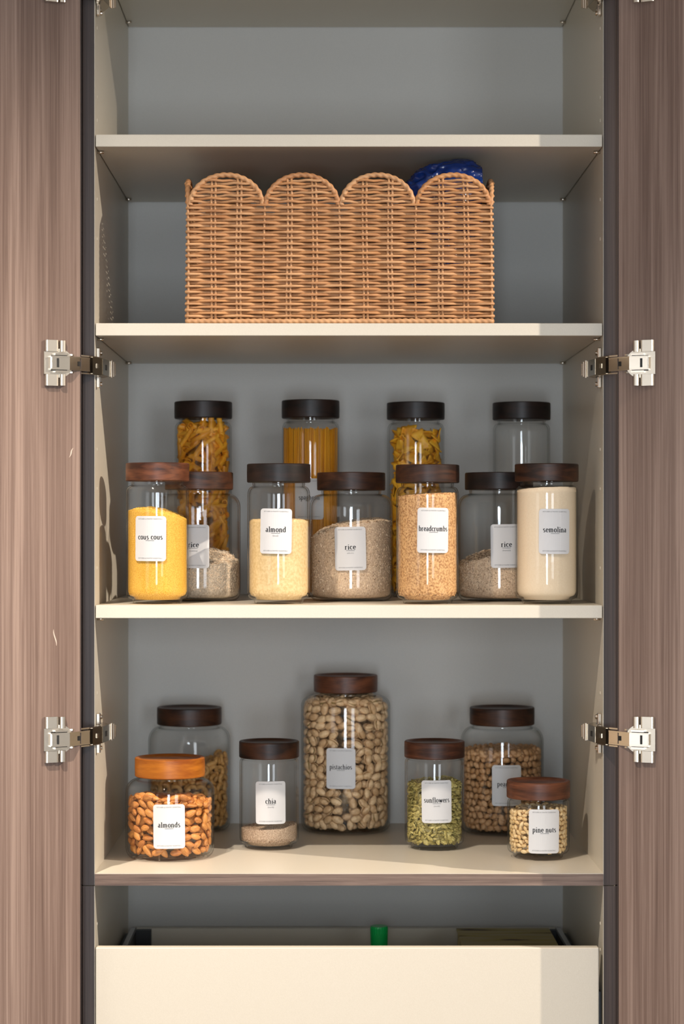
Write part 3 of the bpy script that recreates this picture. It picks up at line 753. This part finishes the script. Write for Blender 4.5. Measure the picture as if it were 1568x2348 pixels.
def fill(key, name, label, cat, pts, mats, rough=.001, gr=None, back=0.0, seed=0):
    J = JARS[key]; top = topfun(J, pts, back); V, Fc = fill_mesh(J, top, rough, seed=seed); mi = [0]*len(Fc); k = len(V)
    if gr:
        V2, F2, m2 = grains(J, top, gr[0], gr[1], nm=len(mats)-1, seed=seed+3); V = list(V)+V2; Fc = Fc+[tuple(i+k for i in f) for f in F2]; mi += m2
    me = mesh(name, V, Fc, mats, mi); 
    fl = np.zeros(len(Fc), dtype=bool); fl[:len(mi)-(len(mi)-mi.count(0))] = True; me.polygons.foreach_set('use_smooth', fl)
    return obj(name, me, None, J['o'].location, label=label, category=cat, kind='stuff')
cc1 = noisy('couscous', (.70,.34,.03), (.90,.54,.085), 700, .7, bst=.6, bd=.0009)
cc2 = mat('couscous_light', (.92,.60,.11), .6)
fill('couscous', 'couscous', 'bright yellow couscous filling the cous cous jar', 'grain', [(291,1176),(310,1169),(340,1167),(375,1173),(405,1183),(431,1196)], [cc1, cc2], .0006, (3500, (.0013,.0012,.0012)), .05)
am1 = noisy('almond_meal', (.72,.50,.23), (.86,.64,.34), 260, .8, bst=.5, bd=.0008); am2 = mat('almond_skin_speck', (.45,.22,.07), .7)
am3 = mat('almond_meal_light', (.88,.68,.38), .8)
fill('almond_meal', 'almond_meal', 'pale yellow almond meal in the almond jar', 'flour', [(567,1199),(580,1193),(640,1190),(690,1192),(711,1199)], [am1, am3, am3, am3, am3, am2], .0010, (1500, (.0022,.0011,.0007)), .02, 3)
bc1 = noisy('breadcrumbs', (.42,.20,.075), (.74,.44,.20), 330, .8, bst=.6, bd=.0012, lo=.38, hi=.58)
bcs = [mat('crumb_pale', (.80,.52,.26), .8), mat('crumb_tan', (.68,.39,.17), .8), mat('crumb_gold', (.74,.42,.16), .8), mat('crumb_brown', (.20,.08,.03), .8)]
fill('breadcrumbs', 'breadcrumbs', 'speckled toasted breadcrumbs in the breadcrumbs jar', 'food', [(908,1141),(930,1137),(980,1133),(1030,1131),(1052,1133)], [bc1]+bcs[:3]+bcs[:3]+[bcs[3]], .0014, (5200, (.0042,.0016,.0014)), .02, 5)
se1 = noisy('semolina', (.88,.70,.49), (.92,.75,.54), 500, .85, bst=.2, bd=.0003)
fill('semolina', 'semolina', 'smooth cream semolina filling the semolina jar', 'flour', [(1183,1127),(1200,1121),(1240,1117),(1290,1116),(1324,1119)], [se1], .0004, None, .03, 7)
rc1 = noisy('rice_bulk', (.56,.38,.25), (.82,.62,.43), 380, .7, bst=.6, bd=.001)
rcs = [mat('rice_pale', (.95,.76,.54), .5), mat('rice_tan', (.82,.60,.40), .5), mat('rice_grey', (.88,.68,.49), .5), mat('rice_brown', (.28,.18,.11), .5)]
fill('rice_mid', 'arborio_rice', 'brownish rice heaped in the jar between almond and breadcrumbs', 'rice', [(711,1244),(735,1224),(775,1210),(830,1200),(870,1197),(899,1203)], [rc1]+rcs[:3]+rcs[:3]+[rcs[3]], .0014, (5200, (.0058,.0026,.0024)), .06, 11)
rw = [mat('rice_white', (.86,.70,.52), .5), mat('rice_cream', (.74,.56,.39), .5)]
rc2 = noisy('white_rice_bulk', (.42,.33,.24), (.66,.56,.44), 380, .7, bst=.6, bd=.001)
fill('rice_left', 'jasmine_rice', 'low slope of pale rice in the jar behind the cous cous', 'rice', [(362,1340),(430,1310),(480,1295),(520,1300),(549,1312)], [rc2]+rw, .0014, (3800, (.0062,.0020,.0018)), .20, 13)
fill('rice_right', 'basmati_rice', 'brown rice sloping in the jar behind the semolina', 'rice', [(1050,1302),(1080,1290),(1115,1279),(1150,1276),(1235,1282)], [rc1]+rcs[:3]+[rcs[3]], .0012, (4200, (.0060,.0020,.0018)), .08, 15)
ch1 = noisy('chia_bulk', (.34,.22,.14), (.66,.50,.36), 600, .7, bst=.6, bd=.0008)
chs = [mat('chia_pale', (.72,.56,.42), .5), mat('chia_tan', (.60,.42,.28), .5), mat('chia_brown', (.25,.14,.08), .5)]
fill('chia', 'chia_seeds', 'thin sloping layer of beige chia seeds in the chia jar', 'seeds', [(550,1907),(600,1905),(650,1902),(685,1896)], [ch1]+chs[:2]+chs, .0008, (3600, (.0019,.0012,.0011)), .01, 17)

# --- countable pieces
def ellipsoid(rx, ry, rz, nu=10, nv=7, mod=None):
    V = []; Fc = []
    for j in range(1, nv):
        t = math.pi*j/nv
        for i in range(nu):
            a = 2*math.pi*i/nu; p = [math.cos(t), math.sin(t)*math.cos(a), math.sin(t)*math.sin(a)]
            if mod: p = mod(p)
            V.append((p[0]*rx, p[1]*ry, p[2]*rz))
    k = len(V); e0 = mod([1,0,0]) if mod else [1,0,0]; e1 = mod([-1,0,0]) if mod else [-1,0,0]
    V += [(e0[0]*rx, e0[1]*ry, e0[2]*rz), (e1[0]*rx, e1[1]*ry, e1[2]*rz)]
    for j in range(nv-2):
        for i in range(nu): Fc.append((j*nu+i, j*nu+(i+1) % nu, (j+1)*nu+(i+1) % nu, (j+1)*nu+i))
    for i in range(nu): Fc.append((k, (i+1) % nu, i)); Fc.append((k+1, (nv-2)*nu+i, (nv-2)*nu+(i+1) % nu))
    return V, Fc
def nutmat(name, c1, c2, stretch, rough=.5, lo=.35, hi=.65):
    m = mat(name, c1, rough, 0, .4)
    n = nd(m, 'ShaderNodeTexNoise', Scale=1.0, Detail=3); lk(m, mapped(m, stretch, True), n.inputs['Vector'])
    oi = nd(m, 'ShaderNodeObjectInfo'); ad = nd(m, 'ShaderNodeMath', operation='MULTIPLY_ADD'); ad.inputs[1].default_value = .3
    lk(m, oi.outputs['Random'], ad.inputs[0]); sb = nd(m, 'ShaderNodeMath', operation='SUBTRACT'); sb.inputs[1].default_value = .15
    lk(m, n.outputs[0], sb.inputs[0]); lk(m, sb.outputs[0], ad.inputs[2])
    r = ramp(m, ad.outputs[0], [(lo, c1), (hi, c2)]); lk(m, r.outputs[0], bsdf(m).inputs['Base Color']); bump(m, n.outputs[0], .3, .0004); return m
def almond_data():
    def mod(p):
        x = p[0]; s = 1 - .22*(x+1)/2 - .25*max(0, x)**2; return [x, p[1]*s, p[2]*s]
    return ellipsoid(.0105, .0066, .0043, 10, 8, mod)
def pist_data():
    V = []; Fc = []; mi = []
    for s in (1, -1):
        v, f = ellipsoid(.0104, .0069, .0064, 10, 8)
        v = [(x, y, max(0, z*s)*s) for x, y, z in v]; sp = R_(9)*s
        v = [((x)*1.0, y*math.cos(sp)-(z)*math.sin(sp)*0+y*0, z+s*(.0003+.0012*max(0, (x+.009)/.018))) for x, y, z in v]
        k = len(V); V += v; Fc += [tuple(i+k for i in q) for q in f]; mi += [0]*len(f)
    v, f = ellipsoid(.0084, .0058, .0030, 8, 6); k = len(V); V += [(x+.0006, y, z) for x, y, z in v]; Fc += [tuple(i+k for i in q) for q in f]; mi += [1]*len(f)
    return V, Fc, mi
def cashew_data():
    P = [(.0085*math.cos(R_(a)), .0085*math.sin(R_(a))-.003, 0) for a in np.linspace(-15, 195, 9)]
    return tube_data(P, [.0016,.0040,.0046,.0043,.0040,.0042,.0045,.0038,.0014], 7)
def pine_data():
    def mod(p): s = 1-.3*max(0, p[0]); return [p[0], p[1]*s, p[2]*s]
    return ellipsoid(.0056, .0033, .0031, 7, 6, mod)
def peanut_data(): return ellipsoid(.0066, .0052, .0044, 8, 6)
def seed_data():
    def mod(p): s = 1-.32*max(0, p[0])**1.5; return [p[0], p[1]*s, p[2]]
    return ellipsoid(.0070, .0040, .0012, 9, 6, mod)
def penne_data(r=.0047, L=.036, n=12):
    V = []; Fc = []
    for rr, e in ((r, 0), (r*.76, 0)):
        for s in (-1, 1):
            for i in range(n):
                a = 2*math.pi*i/n; y, z = rr*math.cos(a)*(1+.03*(i % 2)), rr*math.sin(a)*(1+.03*(i % 2)); V.append((s*L/2+y*.75, y, z))
    for i in range(n):
        j = (i+1) % n; Fc += [(i, j, n+j, n+i), (2*n+i, 3*n+i, 3*n+j, 2*n+j), (i, 2*n+i, 2*n+j, j), (n+i, n+j, 3*n+j, 3*n+i)]
    return V, Fc
def farf_data():
    V = []; Fc = []; nx, ny = 9, 7
    for lay in (.0008, -.0008):
        for i in range(nx):
            u = i/(nx-1)*2-1
            for j in range(ny):
                v = j/(ny-1)*2-1; w_ = .30+.70*min(1, abs(u)*1.35); fold = (1-min(1, abs(u)*1.6))
                zig = .0006*((i+j) % 2) if abs(u) > .98 else 0
                V.append((u*.018+math.copysign(zig, u), v*.0125*w_, math.cos(v*math.pi*1.5)*.0034*fold+.003*u*v+.0022*math.cos(u*3)+lay))
    m_ = nx*ny
    for i in range(nx-1):
        for j in range(ny-1):
            a = i*ny+j; Fc += [(a, a+ny, a+ny+1, a+1), (m_+a, m_+a+1, m_+a+ny+1, m_+a+ny)]
    for i in range(nx-1):
        a = i*ny; Fc += [(a, m_+a, m_+a+ny, a+ny)]; a = i*ny+ny-1; Fc += [(a, a+ny, m_+a+ny, m_+a)]
    for j in range(ny-1):
        Fc += [(j, j+1, m_+j+1, m_+j)]; a = (nx-1)*ny+j; Fc += [(a, m_+a, m_+a+1, a+1)]
    return V, Fc
def frames(J, top, L, Wd, Th, dense=1.0, rows_jit=.17, flat=.35, inset=None, layers=2, radfun=None, zmin=None):
    """positions/orientations: shells of pieces against the glass, then the heaped top"""
    out = []; gap = .0030
    for lay in range(layers):
        Rc = J['R']-gap-Th*.52-lay*Th*1.0-(.0004 if lay else 0); z0 = (.0125 if J['foot'] else .0100)+Wd*.25
        if zmin: z0 = zmin
        step_z = Wd*1.04/dense; step_a = (L*.94)/Rc/dense; z = z0; row = 0
        while z < J['H']:
            a = RNG.uniform(0, step_a); a_end = a+2*math.pi-step_a*.5
            while a < a_end:
                aa = a+RNG.uniform(-rows_jit, rows_jit)*step_a; zz = z+RNG.uniform(-rows_jit, rows_jit)*step_z
                rr = min(Rc, radfun(zz)-Th*.5) if radfun else Rc
                if J['foot'] and zz < .0135+Wd*.5 : rr = rr-.002
                if not J['foot'] and zz < .014+Wd*.3: rr = rr-.0035
                x, y = rr*math.sin(aa), -rr*math.cos(aa)
                if zz < top(x, y): out.append((x, y, max(zz, z0*.9), aa, lay, 0))
                a += step_a
            z += step_z; row += 1
    # heaped top
    Rc = J['R']-gap-L*.4; n = int(2.1*math.pi*Rc*Rc/(L*Wd)*dense)
    for i in range(n):
        r = Rc*math.sqrt((i+.5)/n); a = i*2.39996; x, y = r*math.sin(a), -r*math.cos(a)
        z = top(x, y)-Th*.5+RNG.uniform(-.3, .3)*Th
        if radfun and r > radfun(z)-L*.4: continue
        out.append((x, y, z, a, 0, 1))
    return out
def place(J, name, label, cat, group, mesh_, fr, flat=.35, limit=300, ang=None, stuff_label=None, lie=0):
    # front-most pieces first
    def key(f): return (f[4], f[1] - (.02 if f[5] else 0))
    fr = sorted(fr, key=key); vis = [f for f in fr if f[4] == 0 and (f[1] < J['R']*.12 or f[5])][:limit]; ids = set(map(id, vis)); single = vis; rest = [f for f in fr if id(f) not in ids]
    base = Vector(J['o'].location)
    def M4(f):
        x, y, z, a, lay, top_ = f
        N = Vector((0, 0, 1)) if top_ else Vector((math.sin(a), -math.cos(a), 0))
        if lie and not top_ and RNG.uniform() < lie: N = Vector((N.x*RNG.uniform(.1, .5), N.y*RNG.uniform(.1, .5), 1)).normalized()
        t = Vector((math.cos(a), math.sin(a), 0)); b = N.cross(t)
        q = RNG.uniform(0, math.pi*2) if ang is None else RNG.normal(0, ang)
        u = (t*math.cos(q)+b*math.sin(q)+N*RNG.uniform(-flat, flat)).normalized()
        roll = RNG.uniform(-flat, flat)*1.6
        n2 = (N - u*N.dot(u)).normalized(); v = n2.cross(u); n3 = n2*math.cos(roll)+v*math.sin(roll); v = n3.cross(u)
        m4 = Matrix((u, v, n3)).transposed().to_4x4(); m4.translation = Vector((x, y, z)); s = RNG.uniform(.88, 1.08)
        m4 = m4 @ Matrix.Scale(s, 4)
        A = np.array(m4)[:3]; Q = VS @ A[:, :3].T + A[:, 3]          # keep the piece inside the glass
        lim = J['R']-.0032
        for _ in range(2):
            rr = np.hypot(Q[:, 0], Q[:, 1]); i = int(rr.argmax())
            if rr[i] > lim:
                sh_ = np.array((Q[i, 0], Q[i, 1], 0))/rr[i]*(rr[i]-lim); Q = Q-sh_; m4.translation -= Vector(sh_)
        zf = .0068 if J['foot'] else .0052; rr = np.hypot(Q[:, 0], Q[:, 1]); low = Q[:, 2]-(zf+np.maximum(0, rr-J['R']*.78)*.62)
        if low.min() < 0: m4.translation.z -= float(low.min()); Q = Q+np.array((0, 0, -float(low.min())))
        zs = J['zn']-J['sh']
        t_ = np.clip((Q[:, 2]-zs)/J['sh'], 0, 1); ex = np.hypot(Q[:, 0], Q[:, 1])-(J['Rn']+(J['R']-J['Rn'])*np.sqrt(1-t_*t_)-.0034)
        if ex.max() > 0:
            d = Vector((m4.translation.x, m4.translation.y, 0)); m4.translation -= d.normalized()*min(d.length, float(ex.max()))
        return m4
    VS = np.array([v.co for v in mesh_.vertices])
    first = None
    for f in single:
        m4 = Matrix.Translation(base) @ M4(f)
        o = bpy.data.objects.new(name, mesh_) if first is None else first.copy()
        if first is None: first = o; o['label'] = label; o['category'] = cat; o['group'] = group
        C.objects.link(o); o.matrix_world = m4
    if rest:
        V0 = np.array([v.co for v in mesh_.vertices]); F0 = [tuple(p.vertices) for p in mesh_.polygons]; mi0 = [p.material_index for p in mesh_.polygons]
        VV = []; FF = []; mm = []; k = 0
        for f in rest:
            m4 = np.array(M4(f)); VV.append(V0 @ m4[:3, :3].T + m4[:3, 3]); FF += [tuple(i+k for i in q) for q in F0]; mm += mi0; k += len(V0)
        me = mesh(name, np.concatenate(VV), FF, list(mesh_.materials), mm, smooth=True)
        obj(name+'_heap', me, None, base, kind='stuff', label=stuff_label or (label+', deeper in the jar'), category=cat)
    return len(single), len(rest)
cnt = {}
J = JARS['almonds']; top = topfun(J, [(290,1833),(330,1826),(390,1832),(440,1828),(490,1840)], -.06)
alm = mesh('almond', *almond_data(), [nutmat('almond_skin', (.44,.15,.035), (.70,.30,.075), (120,420,420), .45)], smooth=True)
cnt['alm'] = place(J, 'almond', 'brown-skinned almond in the jar labelled almonds', 'nut', 'almonds in the almonds jar', alm, frames(J, top, .0205, .0120, .0090), flat=.3, ang=.5, lie=.2)
J = JARS['pistachios']
def prad(z, J=J):
    zs = J['zn']-J['sh']
    if z < zs: return J['R']-.003
    t = min(1, (z-zs)/J['sh']); return J['Rn']-.003+(J['R']-J['Rn'])*math.sqrt(max(0, 1-t*t))
top = topfun(J, [(690,1604),(895,1604)], 0)
pv, pf, pm = pist_data()
pis = mesh('pistachio', pv, pf, [nutmat('pistachio_shell', (.62,.38,.19), (.90,.63,.36), (150,150,150), .5), mat('pistachio_kernel', (.30,.20,.06), .6)], pm, smooth=True)
cnt['pis'] = place(J, 'pistachio', 'beige shelled pistachio in the jar labelled pistachios', 'nut', 'pistachios in the pistachios jar', pis, frames(J, top, .0208, .0136, .0128, radfun=prad), flat=.35, ang=.75, lie=.1)
J = JARS['cashews']; top = topfun(J, [(340,1800),(420,1790),(470,1765),(500,1745),(528,1742)], .02)
cas = mesh('cashew', *cashew_data(), [nutmat('cashew', (.50,.25,.065), (.70,.40,.14), (150,150,150), .5)], smooth=True)
cnt['cas'] = place(J, 'cashew', 'curved golden cashew in the jar behind the almonds', 'nut', 'cashews in the cashew jar', cas, frames(J, top, .0205, .0150, .0095), flat=.35, ang=1.2)
J = JARS['peanuts']; top = topfun(J, [(1060,1732),(1120,1728),(1180,1726),(1246,1730)], .01)
pea = mesh('peanut', *peanut_data(), [nutmat('peanut', (.46,.235,.095), (.68,.40,.20), (200,200,200), .55)], smooth=True)
cnt['pea'] = place(J, 'peanut', 'round tan peanut in the jar labelled peanuts', 'nut', 'peanuts in the peanuts jar', pea, frames(J, top, .0130, .0102, .0090), flat=.6)
J = JARS['sunflowers']; top = topfun(J, [(928,1803),(960,1798),(996,1800),(1030,1795),(1064,1800)], .01)
see = mesh('green_seed', *seed_data(), [nutmat('green_seed_skin', (.21,.17,.045), (.60,.50,.17), (200,300,300), .4)], smooth=True)
cnt['see'] = place(J, 'green_seed', 'flat green seed in the jar labelled sunflowers', 'seed', 'green seeds in the sunflowers jar', see, frames(J, top, .0122, .0062, .0034, layers=3), flat=.5, lie=.6)
J = JARS['pinenuts']; top = topfun(J, [(1166,1867),(1200,1862),(1240,1862),(1290,1857),(1305,1860)], .01)
pin = mesh('pine_nut', *pine_data(), [nutmat('pine_nut_skin', (.72,.47,.20), (.88,.66,.36), (250,250,250), .45)], smooth=True)
cnt['pin'] = place(J, 'pine_nut', 'ivory pine nut in the jar labelled pine nuts', 'nut', 'pine nuts in the pine nuts jar', pin, frames(J, top, .0108, .0068, .0062), flat=.4, ang=.9)
PASTA = nutmat('durum_pasta', (.74,.29,.012), (.95,.44,.03), (60,60,60), .45)
J = JARS['penne']; top = topfun(J, [(404,972),(450,968),(490,970),(528,978)], .0)
pen = mesh('penne', *penne_data(), [PASTA])
cnt['pen'] = place(J, 'penne_tube', 'slanted penne tube in the back left jar', 'pasta', 'penne in the back left jar', pen, frames(J, top, .036, .0105, .0098, rows_jit=.35), flat=.3)
J = JARS['farfalle']; top = topfun(J, [(890,1005),(930,990),(953,984),(990,988),(1018,1010)], .0)
far = mesh('farfalle', *farf_data(), [nutmat('bow_pasta', (.80,.34,.012), (.98,.52,.035), (60,60,60), .45)], smooth=True)
cnt['far'] = place(J, 'bow_tie_pasta', 'orange bow-tie pasta piece in the back row jar', 'pasta', 'bow-tie pasta in its jar', far, frames(J, top, .030, .020, .0105, rows_jit=.3), flat=.6)
# spaghetti: upright rods
J = JARS['spaghetti']; base = Vector(J['o'].location); zt = (HY-988)*(D+J['y']-J['R'])/F - J['z']
rods = []
SPM = nutmat('spaghetti', (.78,.30,.012), (.95,.44,.03), (200,200,4), .4)
spm = mesh('spaghetti_rod', *tube_data([(0, 0, z) for z in np.linspace(0, zt-.008, 3)], .00105, 6), [SPM], smooth=True)
k = 0; first = None; rest = []
for ring in range(9):
    rr = J['R']-.0030-.0012-ring*.00215; n = int(2*math.pi*rr/.0023)
    for i in range(n):
        a = 2*math.pi*(i+.5*(ring % 2))/n+RNG.uniform(-.01, .01); z0 = .0075 if rr < J['R']*.72 else .0135 if rr > J['R']*.85 else .0105
        x, y = rr*math.sin(a), -rr*math.cos(a); s = 1+RNG.uniform(-.018, .008)
        m4 = Matrix.Translation((x, y, z0)) @ Matrix.Rotation(RNG.uniform(-.006, .006), 4, 'X') @ Matrix.Rotation(RNG.uniform(-.006, .006), 4, 'Y') @ Matrix.Diagonal((1, 1, s, 1))
        if k < 290 and ring < 3:
            o = bpy.data.objects.new('spaghetti_rod', spm) if first is None else first.copy()
            if first is None: first = o; o['label'] = 'upright spaghetti rod in the back row jar'; o['category'] = 'pasta'; o['group'] = 'spaghetti in its jar'
            C.objects.link(o); o.matrix_world = Matrix.Translation(base) @ m4; k += 1
        else: rest.append(m4)
V0 = np.array([v.co for v in spm.vertices]); F0 = [tuple(p.vertices) for p in spm.polygons]; VV = []; FF = []; kk = 0
for m4 in rest:
    a = np.array(m4); VV.append(V0 @ a[:3, :3].T + a[:3, 3]); FF += [tuple(i+kk for i in q) for q in F0]; kk += len(V0)
obj('spaghetti_rod_bundle', mesh('spaghetti', np.concatenate(VV), FF, [SPM], smooth=True), None, base, kind='stuff', label='inner rods of the spaghetti bundle in the back row jar', category='pasta')
print('COUNTS', cnt, len(bpy.data.objects))
